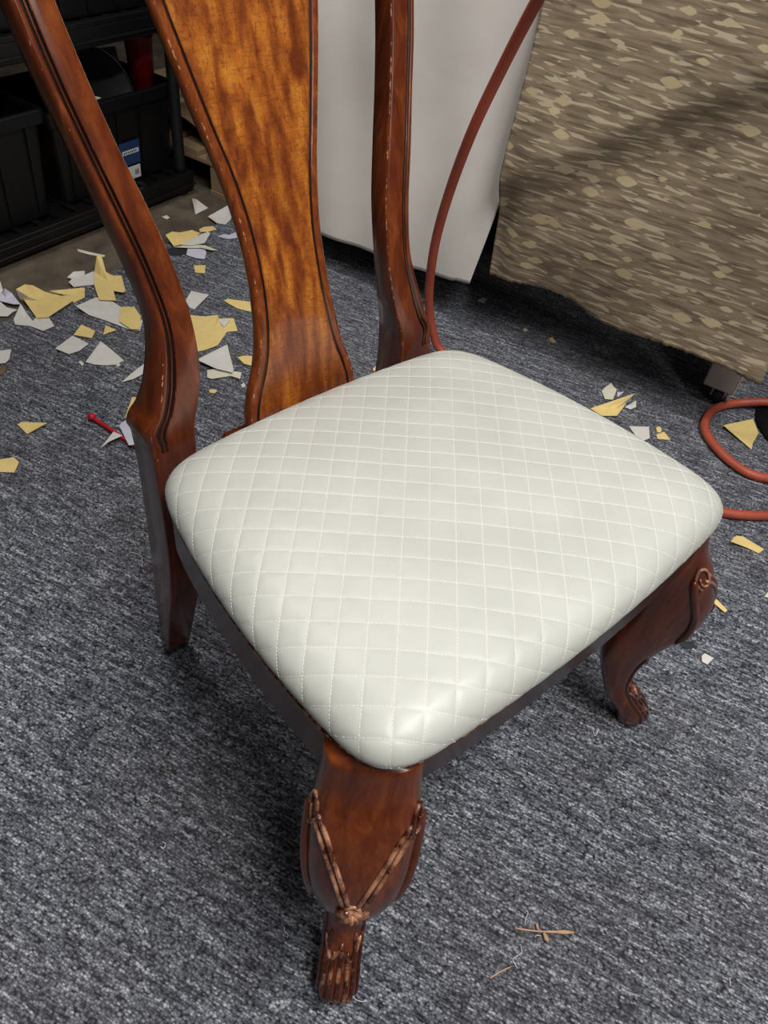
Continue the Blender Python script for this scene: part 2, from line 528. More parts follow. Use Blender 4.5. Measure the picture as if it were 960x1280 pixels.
# ---- seat outline (polar, about the seat centre) -------------------------------------------------
CX, CY = 0.0, -.165
def seat_outline(n=1440):
    """rounded trapezoid with gently bowed sides"""
    fx, rx, fy, ry = .2814, .2416, -.3974, .0488
    pts = []
    def bow(p, q, amt, k=60):
        p, q = np.array(p), np.array(q)
        d = q - p; nn = np.array([d[1], -d[0]]) / np.linalg.norm(d)
        for t in np.linspace(0, 1, k): pts.append(p + d * t + nn * amt * 4 * t * (1 - t))
    # counter-clockwise from front-left corner to front-right
    bow((-fx, fy), (fx, fy), .0165); bow((fx, fy), (rx, ry), .0207); bow((rx, ry), (-rx, ry), .0141); bow((-rx, ry), (-fx, fy), .0207)
    P = np.array(pts)
    th = np.arctan2(P[:, 1] - CY, P[:, 0] - CX); r = np.hypot(P[:, 0] - CX, P[:, 1] - CY)
    o = np.argsort(th); th, r = th[o], r[o]
    T = np.linspace(-math.pi, math.pi, n, endpoint=False)
    R = np.interp(T, th, r, period=2 * math.pi)
    # round the corners: smooth the curve (x, y) with a moving window of about 7 cm
    X, Y = R * np.cos(T), R * np.sin(T)
    seg = np.hypot(np.diff(X, append=X[0]), np.diff(Y, append=Y[0]))
    s = np.concatenate([[0], np.cumsum(seg)]); L = s[-1]
    m = 2400
    su = np.linspace(0, L, m, endpoint=False)
    Xu, Yu = np.interp(su, s, np.append(X, X[0])), np.interp(su, s, np.append(Y, Y[0]))
    for win in (.075, .083):
        k = int(win / L * m) | 1
        ker = np.ones(k) / k
        Xu = np.convolve(np.concatenate([Xu[-k:], Xu, Xu[:k]]), ker, 'same')[k:-k]
        Yu = np.convolve(np.concatenate([Yu[-k:], Yu, Yu[:k]]), ker, 'same')[k:-k]
    th = np.arctan2(Yu, Xu); r = np.hypot(Xu, Yu); o = np.argsort(th)
    return T, np.interp(T, th[o], r[o], period=2 * math.pi)
OT, OR = seat_outline()
def rad(th): return np.interp(th, OT, OR, period=2 * math.pi)

SLOPE = .036
def tilt(y): return -SLOPE * (y - CY)          # the seat falls slightly towards the back
CPROF = np.array([0, .0160]) + np.array([(.020, .447), (.008, .4515), (.002, .459), (0, .468), (.0025, .477), (.008, .485), (.017, .4915), (.030, .4965), (.05, .5005), (.08, .5045), (.13, .5085), (.19, .511), (.25, .512)])
def cushion():
    pr = spline(CPROF[::-1], 260)                      # centre -> rim
    d, z = pr[:, 0], pr[:, 1]
    d[0] = .25
    NT = 1000
    T = np.linspace(-math.pi, math.pi, NT, endpoint=False)
    R = rad(T)
    # uniform arc-length resampling for one mean radius
    fr = 1 - d / .25
    Rm = .30
    s = np.concatenate([[0], np.cumsum(np.hypot(np.diff(fr * Rm), np.diff(z)))])
    NR = 210
    su = np.linspace(0, s[-1], NR)
    fr, z = np.interp(su, s, fr), np.interp(su, s, z)
    rr = R[:, None] * fr[None, :]                       # (NT, NR)
    S = np.concatenate([np.zeros((NT, 1)), np.cumsum(np.hypot(np.diff(rr, axis=1), np.diff(z)[None, :]), axis=1)], axis=1)
    ct, st = np.cos(T)[:, None], np.sin(T)[:, None]
    P = np.stack([CX + rr * ct, CY + rr * st, np.broadcast_to(z, rr.shape)], -1)
    P[..., 2] += tilt(P[..., 1])
    # faint hollows where the padding has settled
    P[..., 2] += .0010 * np.sin(P[..., 0] * 19 + 1) * np.sin(P[..., 1] * 23) * np.clip(1 - fr, 0, .4) / .4
    FX, FY = CX + S * ct, CY + S * st                   # cloth coordinates
    return T, P, S, FX, FY
T_, P_, S_, FX_, FY_ = cushion()
PHI, GS, GO = .766, .0278, (-.0456, -.1972)
G1 = np.array([math.cos(PHI), -math.sin(PHI)]); G2 = np.array([-math.sin(PHI), -math.cos(PHI)])
ga = ((FX_ - GO[0]) * G1[0] + (FY_ - GO[1]) * G1[1]) / GS
gb = ((FX_ - GO[0]) * G2[0] + (FY_ - GO[1]) * G2[1]) / GS
dist = np.minimum(np.abs(ga - np.round(ga)), np.abs(gb - np.round(gb))) * GS
gu = np.roll(P_, -1, 0) - np.roll(P_, 1, 0)
gv = np.gradient(P_, axis=1)
NRM = np.cross(gu, gv); NRM /= np.linalg.norm(NRM, axis=2)[..., None] + 1e-12
NRM *= np.sign(NRM[..., 2:3] + 1e-9) if False else 1
if NRM[0, 100, 2] < 0: NRM = -NRM
NRM[:, 0] = (0, 0, 1)
puff = .00035 * (1 - np.exp(-(dist / .005) ** 2)) + .00035 * (1 - np.exp(-(dist / .0011) ** 2))
PD = P_ + NRM * puff[..., None]
NT, NR = P_.shape[:2]
vv = np.concatenate([[PD[:, 0].mean(0)], PD[:, 1:].reshape(-1, 3)])
ff = []
mm = NR - 1
for i in range(NT):
    k = (i + 1) % NT
    ff.append((0, 1 + i * mm, 1 + k * mm))
    b0, b1 = 1 + i * mm, 1 + k * mm
    ff += [(b0 + j, b0 + j + 1, b1 + j + 1, b1 + j) for j in range(mm - 1)]
ff.append(tuple(1 + i * mm + mm - 1 for i in range(NT - 1, -1, -1)))
cush = under(mesh('seat_cushion', vv, ff, M_vinyl), chair)
cush['label'] = 'pearl white quilted vinyl seat'

def on_seat(fx, fy, lift=0.0):
    th = math.atan2(fy - CY, fx - CX); s = math.hypot(fx - CX, fy - CY)
    i = int(round((th + math.pi) / (2 * math.pi) * NT)) % NT
    if s > S_[i, -1] - .004: return None
    t = np.interp(s, S_[i], np.arange(NR))
    j = int(t); f = t - j
    p = P_[i, j] * (1 - f) + P_[i, min(j + 1, NR - 1)] * f
    # rotate to the exact angle
    r = math.hypot(p[0] - CX, p[1] - CY)
    n = NRM[i, j]
    return np.array([CX + r * math.cos(th), CY + r * math.sin(th), p[2]]) + n * lift
def stitches():
    V, F = [], []
    ST, LEN = .0036, .0027
    def bar(p, q, n):
        d = q - p; L = np.linalg.norm(d)
        if L < 1e-5: return
        d = d / L; w = np.cross(n, d); w /= np.linalg.norm(w) + 1e-9
        b = len(V); hw, h = .00031, .00050
        for c, k in ((p, .3), (p + (q - p) * .25, 1), (p + (q - p) * .75, 1), (q, .3)):
            V.extend([c - w * hw, c + n * h * k, c + w * hw])
        for i in range(3):
            F.extend([(b + 3 * i, b + 3 * i + 1, b + 3 * i + 4, b + 3 * i + 3), (b + 3 * i + 1, b + 3 * i + 2, b + 3 * i + 5, b + 3 * i + 4)])
    for fam in (0, 1):
        A, B = (G1, G2) if fam == 0 else (G2, G1)
        for k in range(-16, 17):
            t = -.46
            while t < .46:
                q0 = np.array(GO) + A * (k * GS) + B * t
                q1 = q0 + B * LEN
                a, b = on_seat(*q0, .0001), on_seat(*q1, .0001)
                if a is not None and b is not None:
                    n = np.array([(a[0] - CX) * .6, (a[1] - CY) * .6, 1.0]) if a[2] - tilt(a[1]) > .506 else np.array([a[0] - CX, a[1] - CY, .25])
                    n /= np.linalg.norm(n)
                    bar(a, b, n)
                t += ST
    o = mesh('stitching', V, F, M_thread)
    o['kind'] = 'stuff'
    o.parent = cush
    return o
stitches()

# ---- seat rails follow the cushion -----------------------------------------------------------------
def rail(name, pts, h, thick, drop=0.0):
    """pts: outer plan line; the rail's top follows the slope of the seat"""
    P = spline(np.array(pts), 60)
    T = np.gradient(P, axis=0); T /= np.linalg.norm(T, axis=1)[:, None]
    N = np.stack([T[:, 1], -T[:, 0]], 1)
    if (N[30] @ (np.array([CX, CY]) - P[30])) < 0: N = -N
    rings, wr = [], []
    for p, n in zip(P, N):
        z1 = .4685 + drop + tilt(p[1]); z0 = z1 - h
        q = lambda d, z: (p[0] + n[0] * d, p[1] + n[1] * d, z)
        rings.append([q(.003, z0), q(0, z0 + .004), q(.0, z1 - .008), q(-.0015, z1 - .005), q(-.001, z1 - .001), q(.004, z1), q(thick, z1), q(thick, z0)])
        wr += [0, 0, 0, .55, 1.0, .7, 0, 0]
    v, f = loft(rings)
    o = mesh(name, v, f, M_frame, smooth=True)
    attr(o, 'wear', wr)
    return under(o, chair)
def edge(th, inset): r = float(rad(th)) - inset; return (CX + r * math.cos(th), CY + r * math.sin(th))
for s in (-1, 1):
    ths = np.linspace(math.radians(44), math.radians(-38), 12)
    pts = [edge(t, .004) for t in ths]
    rail('side_rail', [(s * x, y) for x, y in pts], .066, .026)
rail('front_rail', [edge(t, .006) for t in np.radians(np.linspace(-136, -44, 13))], .050, .026)
rail('rear_rail', [(-.18, .124), (0, .126), (.18, .124)], .050, .026, -.048)

# ---- cabriole front legs ---------------------------------------------------------------------------
LZ = [0, .009, .027, .044, .07, .108, .14, .185, .222, .26, .30, .34, .373, .41, .43, .472]
LO = [.074, .083, .087, .078, .057, .033, .030, .035, .049, .067, .0755, .071, .058, .038, .026, .012]
LI = [.046, .042, .036, .026, .006, -.011, -.023, -.033, -.034, -.032, -.030, -.034, -.042, -.052, -.056, -.058]
LB = [.018, .022, .0255, .026, .0255, .0255, .027, .031, .036, .042, .048, .052, .0525, .0505, .0485, .046]
class Leg:
    def __init__(s, sx):
        s.sx = sx
        s.C = np.array([sx * .263, -.367]); s.D = np.array([sx, -1.0]) / 2 ** .5; s.L = np.array([1.0, sx]) / 2 ** .5
    def pt(s, z, phi, off=0.0):
        o, i, b = curve1(LZ, LO, z) + off, curve1(LZ, LI, z), curve1(LZ, LB, z) + off
        n = 2.5 + .7 * max(0, min(1, (z - .36) / .06))
        c, sn = math.cos(phi), math.sin(phi)
        mid, a = (o + i) / 2, (o - i) / 2
        u = mid + a * math.copysign(abs(c) ** (2 / n), c); w = b * math.copysign(abs(sn) ** (2 / n), sn)
        p = s.C + s.D * u + s.L * w
        return (p[0], p[1], z)
    def lat(s, z, q):
        n = 2.5 + .7 * max(0, min(1, (z - .36) / .06))
        return math.copysign(math.asin(min(1, abs(q)) ** (n / 2)), q)
    def pathl(s, zq, n=24, off=0.0):
        return [s.pt(z, s.lat(z, q), off) for z, q in spline(np.array(zq), n)]
    def path(s, zp, n=24, off=0.0):
        q = spline(np.array(zp), n)
        return [s.pt(z, p, off) for z, p in q]
for sx in (-1, 1):
    lg = Leg(sx)
    zs = np.concatenate([np.linspace(0, .06, 14), np.linspace(.07, .472, 56)])
    ph = np.linspace(0, 2 * math.pi, 48, endpoint=False)
    v, f = loft([[lg.pt(z, p) for p in ph] for z in zs])
    if sx > 0: f = [q[::-1] for q in f]
    leg = mesh('front_leg', v, f, M_frame)
    attr(leg, 'wear', [0] * len(v))
    under(leg, chair)
    def carve(name, parts, wear=.75, mat=M_carve):
        vv_, ff_ = join(parts)
        o = mesh(name, vv_, ff_, mat); attr(o, 'wear', [wear] * len(vv_)); o.parent = leg
        return o
    for side in (-1, 1):
        # paired strands of the V on the knee
        a = tube(lg.pathl([(.322, side * .09), (.348, side * .24), (.374, side * .45), (.394, side * .63), (.408, side * .84)], 26, .0006), [.0018] + [.0026] * 24 + [.0020], 8)
        b = tube(lg.pathl([(.317, side * .19), (.345, side * .345), (.371, side * .56), (.388, side * .73), (.399, side * .90)], 26, .0006), [.0018] + [.0025] * 24 + [.0020], 8)
        carve('knee_strand', [a, b], 1.0)
        # ear scroll and the broad bead running down from it
        sc = []
        for t in np.linspace(0, 1, 40):
            ang = t * 2 * math.pi * 1.2 - 1.2
            r = 1 - .5 * t
            sc.append((.404 + .020 * r * math.sin(ang), side * (1.10 + .30 * r * math.cos(ang))))
        carve('ear_scroll', [tube([lg.pt(z, p, .0012) for z, p in sc], np.linspace(.0024, .0015, 40), 8)], .95)
        bd = lg.path([(.402, side * 1.42), (.37, side * 1.40), (.33, side * 1.30), (.29, side * 1.20), (.255, side * 1.12)], 30, .0016)
        o_ = carve('side_bead', [tube(bd, [.003] + [.0050] * 24 + [.0046, .004, .003, .002, .001], 8)], .35, M_frame)
    # rosette on the point of the knee
    ro = []
    base = np.array(lg.pt(.311, 0, .002)); nx = np.array([lg.D[0], lg.D[1], .7]); nx /= np.linalg.norm(nx)
    ux = np.array([lg.L[0], lg.L[1], 0]); vx = np.cross(nx, ux)
    for k in range(7):
        a = math.pi * (k / 6) * 1.25 - .4
        c0, c1 = base, base + (ux * math.cos(a) + vx * -abs(math.sin(a)) * .9) * .0175 - nx * .003
        if k in (0, 6): c1 = base + ux * (.016 if k == 0 else -.016) - nx * .003
        ro.append(tube([c0, (c0 + c1) / 2 + nx * .003, c1], [.0035, .0045, .0015], 7))
    ring = [base + (ux * math.cos(t) + vx * math.sin(t)) * .0085 + nx * .002 for t in np.linspace(0, 2 * math.pi, 18)]
    ro.append(tube(ring, .0026, 6))
    carve('knee_rosette', ro, 1.0)
    # foot: leaf ribs between two edge strands
    for p, top in ((-.62, .105), (-.30, .082), (0, .092), (.30, .082), (.62, .105)):
        carve('foot_leaf_rib', [tube(lg.path([(top, p * .8), (top * .7, p), (.036, p * 1.05), (.016, p * .75)], 16, .0006), [.0012] + [.0030] * 12 + [.0026, .002, .0012], 7)], .78)
    carve('foot_leaf_crown', [tube(lg.pathl([(.098, -.78), (.074, -.5), (.080, -.2), (.083, 0), (.080, .2), (.074, .5), (.098, .78)], 30, .0012), [.001] + [.0026] * 28 + [.001], 7)], 1.0)
    for side in (-1, 1):
        carve('foot_edge_strand', [tube(lg.path([(.20, side * 1.05), (.15, side * 1.0), (.10, side * 1.0), (.05, side * 1.05), (.02, side * 1.15)], 26, .0004), .0022, 7)], .5)

# ------------------------------------------------------------------ workbench with hanging cloths
bench = empty('workbench', W(1.5, .3, 0))
tag(bench, 'workbench on casters hidden behind the hanging cloths', 'workbench')
def part(name, vf, mat, parent, smooth=False):
    return under(mesh(name, vf[0], vf[1], mat, smooth=smooth), parent)
part('bench_top', box_vf(1.045, 1.95, -.55, 1.10, .90, .945, .004), M_ply, bench)
part('lower_shelf', box_vf(1.33, 1.93, -.50, 1.06, .30, .325, .003), M_blackm, bench)
for a, b in ((1.20, -.325), (1.90, -.325), (1.20, 1.02), (1.90, 1.02)):
    lg_ = part('leg', box_vf(a - .045, a + .045, b - .035, b + .042, .055, .90, .003), M_taupe, bench)
    st = mesh('edge_strip', *box_vf(a - .0465, a - .044, b - .0365, b - .0330, .055, .60), M_edge, smooth=False); st.parent = lg_
    st = mesh('edge_strip', *box_vf(a + .043, a + .0465, b - .0365, b - .0340, .055, .60), M_edge, smooth=False); st.parent = lg_
    q = np.array(W(a, b, .027))
    wheel = []
    th = np.linspace(0, 2 * math.pi, 20, endpoint=False)
    rr = [(-.011, .020), (-.009, .026), (.009, .026), (.011, .020)]
    v, f = loft([[q + E2 * o_ + E1 * (r_ * math.cos(t)) + np.array([0, 0, r_ * math.sin(t)]) for t in th] for o_, r_ in rr])
    cw = mesh('caster_wheel', v, f, M_rubber); cw.parent = lg_
    fk = join([box_vf(a - .018, a + .018, b - .017, b - .013, .020, .055), box_vf(a - .018, a + .018, b + .013, b + .017, .020, .055), box_vf(a - .025, a + .025, b - .02, b + .02, .048, .056)])
    ck = mesh('caster_fork', *fk, M_metal, smooth=False); ck.parent = lg_

def hang(name, u0, u1, ztop, bottom, a_of, mat, nu, nv, left=None, thick=.0014, right=None):
    """cloth hanging in the bench's front plane; u runs along E2, v from the top down"""
    V, UV = [], []
    for j in range(nv):
        t = j / (nv - 1)
        for i in range(nu):
            s = i / (nu - 1)
            u = u0 + (u1 - u0) * s
            zb = bottom(u)
            z = ztop + (zb - ztop) * t
            uu = u
            if left is not None: uu = left(z) + (u1 - left(z)) * s
            V.append((a_of(uu, z), uu, z))
            UV.append((uu, z))
    Vw = [W(a, b, z) for a, b, z in V]
    Bk = [W(a + thick, b, z) for a, b, z in V]
    n = len(Vw)
    F = []
    for j in range(nv - 1):
        for i in range(nu - 1):
            k = j * nu + i
            F.append((k, k + 1, k + nu + 1, k + nu))
            F.append((n + k, n + k + nu, n + k + nu + 1, n + k + 1))
    rim = [i for i in range(nu)] + [j * nu + nu - 1 for j in range(1, nv)] + [(nv - 1) * nu + i for i in range(nu - 2, -1, -1)] + [j * nu for j in range(nv - 2, 0, -1)]
    for k in range(len(rim)):
        a, b = rim[k], rim[(k + 1) % len(rim)]
        F.append((a, n + a, n + b, b))
    o = mesh(name, Vw + Bk, F, mat)
    uvl = o.data.uv_layers.new(name='cloth')
    allu = UV + UV
    idx = np.empty(len(o.data.loops), dtype=np.int32); o.data.loops.foreach_get('vertex_index', idx)
    uvl.data.foreach_set('uv', np.asarray(allu, dtype=np.float32)[idx].ravel())
    return o

camo_b = sorted([(.278, .189), (.225, .199), (.173, .206), (.11, .212), (.061, .210), (.02, .196), (-.014, .188), (-.04, .181), (-.07, .184), (-.176, .195), (-.273, .197), (-.34, .194), (-.403, .187)])
cbx, cbz = zip(*camo_b)
def camo_a(u, z):
    low = max(0, 1 - (z - .15) / .6)
    w = .016 * math.sin((z * 7.5 + u * 3.6) * 1.25 + .5) + .010 * math.sin((z * 9 - u * 8) + 1.6)
    w += .012 * math.exp(-((u - .27) / .03) ** 2) * low - .014 * math.exp(-((u - .21) / .04) ** 2) * low
    # a deep diagonal fold: the cloth bellies out above it and tucks in below
    d = ((z - .375) + .72 * (u - .26)) / 1.232
    k = d - .07
    belly = math.exp(-(k / (.055 if k < 0 else .20)) ** 2)
    return 1.012 + w * (.35 + .65 * low) - .042 * belly
fr = rng.normal(0, .0016, 400)
camo_o = hang('patterned_cloth', -.403, .280, .952, lambda u: float(np.interp(u, cbx, cbz)) + float(np.interp(u, np.linspace(-.41, .31, 400), fr)) - .004, camo_a, M_camo, 150, 90)
tag(camo_o, 'brown streaked and spotted cloth hanging from the workbench at right', 'cloth')

def white_left(z): return .288 + (.041 * max(0, (.385 - z) / .25) ** 1.1 if z < .385 else 0)
wbx, wbz = zip(*sorted([(.28, .142), (.329, .136), (.34, .130), (.42, .118), (.491, .113), (.57, .119), (.647, .117), (.72, .111), (.78, .107), (1.0, .10), (1.1, .10)]))
def white_a(u, z):
    w = .010 * math.sin(u * 16 + z * 2.2) + .007 * math.sin(u * 31 - z * 4) + .009 * math.sin(z * 11 + u * 5)
    return 1.028 + w * .55
wh = hang('white_cloth', .288, 1.04, .953, lambda u: float(np.interp(u, wbx, wbz)), white_a, M_canvas, 120, 80, left=white_left)
tag(wh, 'off white canvas cloth hanging from the workbench behind the chair back', 'cloth')

# ------------------------------------------------------------------ air hose: hangs down, runs behind the seat, loops at right
hp = [(.53, .17, 1.08), (.574, .26, .897), (.603, .31, .84), (.628, .373, .731), (.643, .432, .599), (.672, .492, .449), (.698, .532, .311), (.726, .551, .174), (.748, .543, .080),
      (.765, .515, .026), (.79, .44, .0115), (.83, .26, .0115), (.82, .06, .0115), (.80, -.08, .0115), (.82, -.18, .0115), (.876, -.247, .0115), (.907, -.278, .0115), (.962, -.318, .0115), (1.03, -.345, .0115), (1.10, -.345, .0115), (1.12, -.31, .0115),
      (1.085, -.268, .0115), (1.047, -.225, .0115), (1.040, -.18, .0115), (1.058, -.115, .0115), (1.10, -.057, .0115), (1.17, -.030, .0115), (1.225, -.035, .0115), (1.266, -.058, .018), (1.300, -.102, .034), (1.345, -.16, .0385), (1.41, -.19, .043), (1.50, -.30, .034), (1.56, -.38, .0115), (1.66, -.5, .0115)]
hc = spline(hp, 340); hc[:, 2] = np.maximum(hc[:, 2], .0115)
v, f = tube(hc, .0105, 14)
tag(mesh('air_hose', v, f, M_hose), 'red rubber air hose hanging behind the seat and looping on the carpet', 'hose')

# round black stand base at the right edge
ctr = np.array((1.352, -.242, 0.0))
th = np.linspace(0, 2 * math.pi, 48, endpoint=False)
ring = lambda r, z: [ctr + np.array([r * math.cos(t), r * math.sin(t), z]) for t in th]
stand = empty('stool_stand', tuple(ctr))
tag(stand, 'black round stand base at the right picture edge by the hose', 'stand')
v, f = loft([ring(.158, 0), ring(.163, .005), ring(.160, .014), ring(.12, .020), ring(.04, .030), ring(.028, .06)])
part('base', (v, f), M_blackm, stand, True)
v, f = loft([ring(.016, .055), ring(.016, .45)])
part('column', (v, f), M_black, stand, True)

# ------------------------------------------------------------------ black shelving with bins
shelf = empty('shelving_unit', W(.5, 1.6, 0))
tag(shelf, 'black plastic shelving unit standing on bare floor behind the chair', 'shelf')
def deck(z0, z1, name):
    d = part(name, box_vf(-.12, 1.15, 1.405, 1.83, z0, z1 - .012, .004), M_black, shelf)
    ps = [box_vf(-.12, 1.15, 1.405, 1.428, z1 - .014, z1, .002), box_vf(-.12, 1.15, 1.807, 1.83, z1 - .014, z1, .002)]
    for a in np.arange(-.12, 1.14, .0635): ps.append(box_vf(a, a + .016, 1.425, 1.81, z1 - .013, z1 - .001))
    for b in (1.50, 1.575, 1.65, 1.725): ps.append(box_vf(-.12, 1.15, b, b + .014, z1 - .013, z1 - .002))
    lt = mesh('lattice', *join(ps), M_black, smooth=False); lt.parent = d
    lp = mesh('front_lip', *box_vf(-.122, 1.153, 1.399, 1.406, z0 + .012, z0 + .018, .002), M_black, smooth=False); lp.parent = d
deck(.012, .066, 'shelf_deck'); deck(.465, .525, 'shelf_deck')
for a, b in ((1.118, 1.79), (-.09, 1.44), (-.09, 1.79), (1.118, 1.432)):
    c = np.array(W(a, b, 0))
    v, f = loft([[c + np.array([r * math.cos(t), r * math.sin(t), z]) for t in np.linspace(0, 2 * math.pi, 20, endpoint=False)] for r, z in ((.020, .066), (.017, .085), (.017, .445), (.020, .465))])
    part('post', (v, f), M_blackm, shelf, True)
for a, b in ((1.118, 1.44), (1.118, 1.79), (-.09, 1.44), (-.09, 1.79)):
    c = np.array(W(a, b, 0))
    v, f = loft([[c + np.array([r * math.cos(t), r * math.sin(t), z]) for t in np.linspace(0, 2 * math.pi, 18, endpoint=False)] for r, z in ((.024, -.006), (.026, 0), (.026, .012))])
    part('foot', (v, f), M_blackm, shelf, True)

def bin_(name, a0, a1, b0, b1, z0, z1, label):
    e = empty(name, W((a0 + a1) / 2, (b0 + b1) / 2, z0))
    tag(e, label, 'bin', 'black bins on the shelving')
    ta = .018
    def ring(i, z, g=.02):
        A0, A1, B0, B1 = a0 + i, a1 - i, b0 + i, b1 - i
        pts = []
        for (x, y, s) in ((A0 + g, B0 + g, 180), (A1 - g, B0 + g, 270), (A1 - g, B1 - g, 0), (A0 + g, B1 - g, 90)):
            for k in range(5):
                t = math.radians(s + k * 22.5); pts.append(W(x + g * math.cos(t), y + g * math.sin(t), z))
        return pts
    v, f = loft([ring(ta, z0), ring(ta - .001, z0 + .004), ring(.004, z1 - .03), ring(.004, z1 - .004), ring(.008, z1 - .004), ring(ta + .004, z0 + .006)])
    body = part('bin_body', (v, f), M_black, e, False)
    v, f = loft([ring(.004, z1 - .034), ring(-.008, z1 - .034), ring(-.010, z1 - .004), ring(-.006, z1), ring(.004, z1), ring(.008, z1 - .006)], caps=False)
    part('rim', (v, f), M_black, e, False)
    n = max(3, int((a1 - a0) / .085))
    for k in range(n):
        a = a0 + .05 + k * (a1 - a0 - .1) / (n - 1)
        f0 = lambda aa, t, z: W(aa, b0 + (ta - .001) * (1 - t) + .004 * t - .006, z)
        zz0, zz1 = z0 + .012, z1 - .036
        V = [f0(a - .006, 0, zz0), f0(a + .006, 0, zz0), f0(a + .006, 1, zz1), f0(a - .006, 1, zz1)]
        V += [tuple(np.array(p) + E2 * .009) for p in V]
        part('rib', (V, [(0, 1, 2, 3), (0, 4, 5, 1), (1, 5, 6, 2), (2, 6, 7, 3), (3, 7, 4, 0)]), M_black, e)
    return e
bR = bin_('storage_bin', .70, 1.148, 1.462, 1.765, .0665, .315, 'black open bin with a blue sticker on the lower shelf')
bL = bin_('storage_bin', .20, .664, 1.445, 1.78, .0665, .345, 'black open bin at the left end of the lower shelf')
bU = bin_('storage_bin', .55, 1.08, 1.42, 1.79, .526, .80, 'black bin standing on the upper shelf above the stickered bin')
bV = bin_('storage_bin', .0, .50, 1.42, 1.79, .526, .80, 'black bin on the upper shelf at far left')

def sticker(name, a0, a1, z0, z1, mat, parent, off=0.0):
    g = lambda z: 1.462 + .017 * (1 - (z - .0665) / .22) + .004 * ((z - .0665) / .22) - .0085 - off
    V = [W(a0, g(z0), z0), W(a1, g(z0), z0), W(a1, g(z1), z1), W(a0, g(z1), z1)]
    V += [tuple(np.array(p) + E2 * .0012) for p in V]
    return part(name, (V, [(0, 1, 2, 3), (7, 6, 5, 4), (0, 4, 5, 1), (1, 5, 6, 2), (2, 6, 7, 3), (3, 7, 4, 0)]), mat, parent)
sticker('blue_sticker', .915, .993, .118, .186, M_blue, bR)
sticker('sticker_band', .925, .988, .150, .162, M_paper, bR, .0006)
for k, a in enumerate((.930, .938, .946, .954, .961, .968, .975)):
    sticker('sticker_letter', a, a + .004, .153, .159, M_ink, bR, .001)
sticker('barcode_sticker', .925, .990, .052 + .022, .112, M_paper, bR)
for k in range(5): sticker('barcode_line', .968 + k * .0035, .9695 + k * .0035, .084, .100, M_ink, bR, .0006)

# contents of the stickered bin
c = np.array(W(.925, 1.545, .285)); nrm = np.array(W(-.04, -.95, .30)); nrm /= np.linalg.norm(nrm)
u_ = np.cross(nrm, (0, 0, 1)); u_ /= np.linalg.norm(u_); w_ = np.cross(nrm, u_)
dr = lambda r, o_: [c + nrm * o_ + (u_ * math.cos(t) + w_ * math.sin(t)) * r for t in np.linspace(0, 2 * math.pi, 56, endpoint=False)]
pan = empty('round_pan', tuple(c)); tag(pan, 'round black pan with a bright rim standing in the stickered bin', 'pan')
part('pan_body', loft([dr(.105, -.022), dr(.131, -.003), dr(.134, 0), dr(.130, -.002), dr(.103, -.018)]), M_blackm, pan, True)
part('pan_rim', tube([*dr(.134, .001), dr(.134, .001)[0]], .0016, 7), M_chrome, pan, True)
ctr = np.array(W(1.095, 1.535, 0))
cu = [[ctr + np.array([r * math.cos(t), r * math.sin(t), z]) for t in np.linspace(0, 2 * math.pi, 36, endpoint=False)] for r, z in ((.026, .074), (.040, .424), (.043, .426), (.043, .436), (.039, .436), (.037, .424), (.024, .08))]
tag(mesh('red_tumbler', *loft(cu), M_wine), 'tall red plastic tumbler standing in the stickered bin', 'cup')
V = [W(.955, 1.640, .250), W(1.12, 1.640, .250), W(1.12, 1.665, .365), W(.985, 1.665, .375)]
V += [tuple(np.array(p) + E2 * .003) for p in V]
tag(mesh('grey_card', V, [(0, 1, 2, 3), (7, 6, 5, 4), (0, 4, 5, 1), (1, 5, 6, 2), (2, 6, 7, 3), (3, 7, 4, 0)], M_grey, smooth=False), 'grey card sheet standing behind the pan in the stickered bin', 'card')
pts = spline([W(.79, 1.462, .325), W(.82, 1.464, .326), W(.85, 1.466, .324), W(.88, 1.468, .319)], 14)
tag(mesh('foam_sliver', *tube(pts, [.002, .006, .009, .010, .010, .010, .009, .008, .007, .006, .005, .004, .003, .001], 10), M_cream), 'pale pointed foam sliver on the front rim of the stickered bin', 'foam')
rings = []
for b in np.linspace(1.605, 1.735, 12):
    rings.append([W(a, b, .232 + .014 * math.sin(a * 31 + b * 17) + .008 * math.sin(a * 67 - b * 40)) for a in np.linspace(.73, 1.118, 18)])
R_ = np.array(rings); B_ = R_.copy(); B_[..., 2] = .074
n_ = R_.shape[0] * R_.shape[1]
F_ = []
for i in range(11):
    for j in range(17):
        k = i * 18 + j
        F_ += [(k, k + 1, k + 19, k + 18), (n_ + k, n_ + k + 18, n_ + k + 19, n_ + k + 1)]
rim_ = list(range(18)) + [i * 18 + 17 for i in range(1, 12)] + [11 * 18 + j for j in range(16, -1, -1)] + [i * 18 for i in range(10, 0, -1)]
for k in range(len(rim_)):
    a, b = rim_[k], rim_[(k + 1) % len(rim_)]; F_.append((a, n_ + a, n_ + b, b))
tag(mesh('cloth_bundle', list(R_.reshape(-1, 3)) + list(B_.reshape(-1, 3)), F_, M_blackm), 'black cloth bundle filling the back of the stickered bin', 'cloth')

# white jug at the very left
ctr = np.array(W(.392, 1.437, 0)); jz = .0665
jr = lambda r, z: [ctr + np.array([r * math.cos(t), r * math.sin(t), jz + z]) for t in np.linspace(0, 2 * math.pi, 32, endpoint=False)]
tag(mesh('white_bottle', *loft([jr(.014, 0), jr(.020, .003), jr(.021, .05), jr(.018, .066), jr(.009, .074), jr(.009, .085), jr(.007, .087)]), M_paper), 'small white bottle on the lower shelf at the left edge', 'bottle')

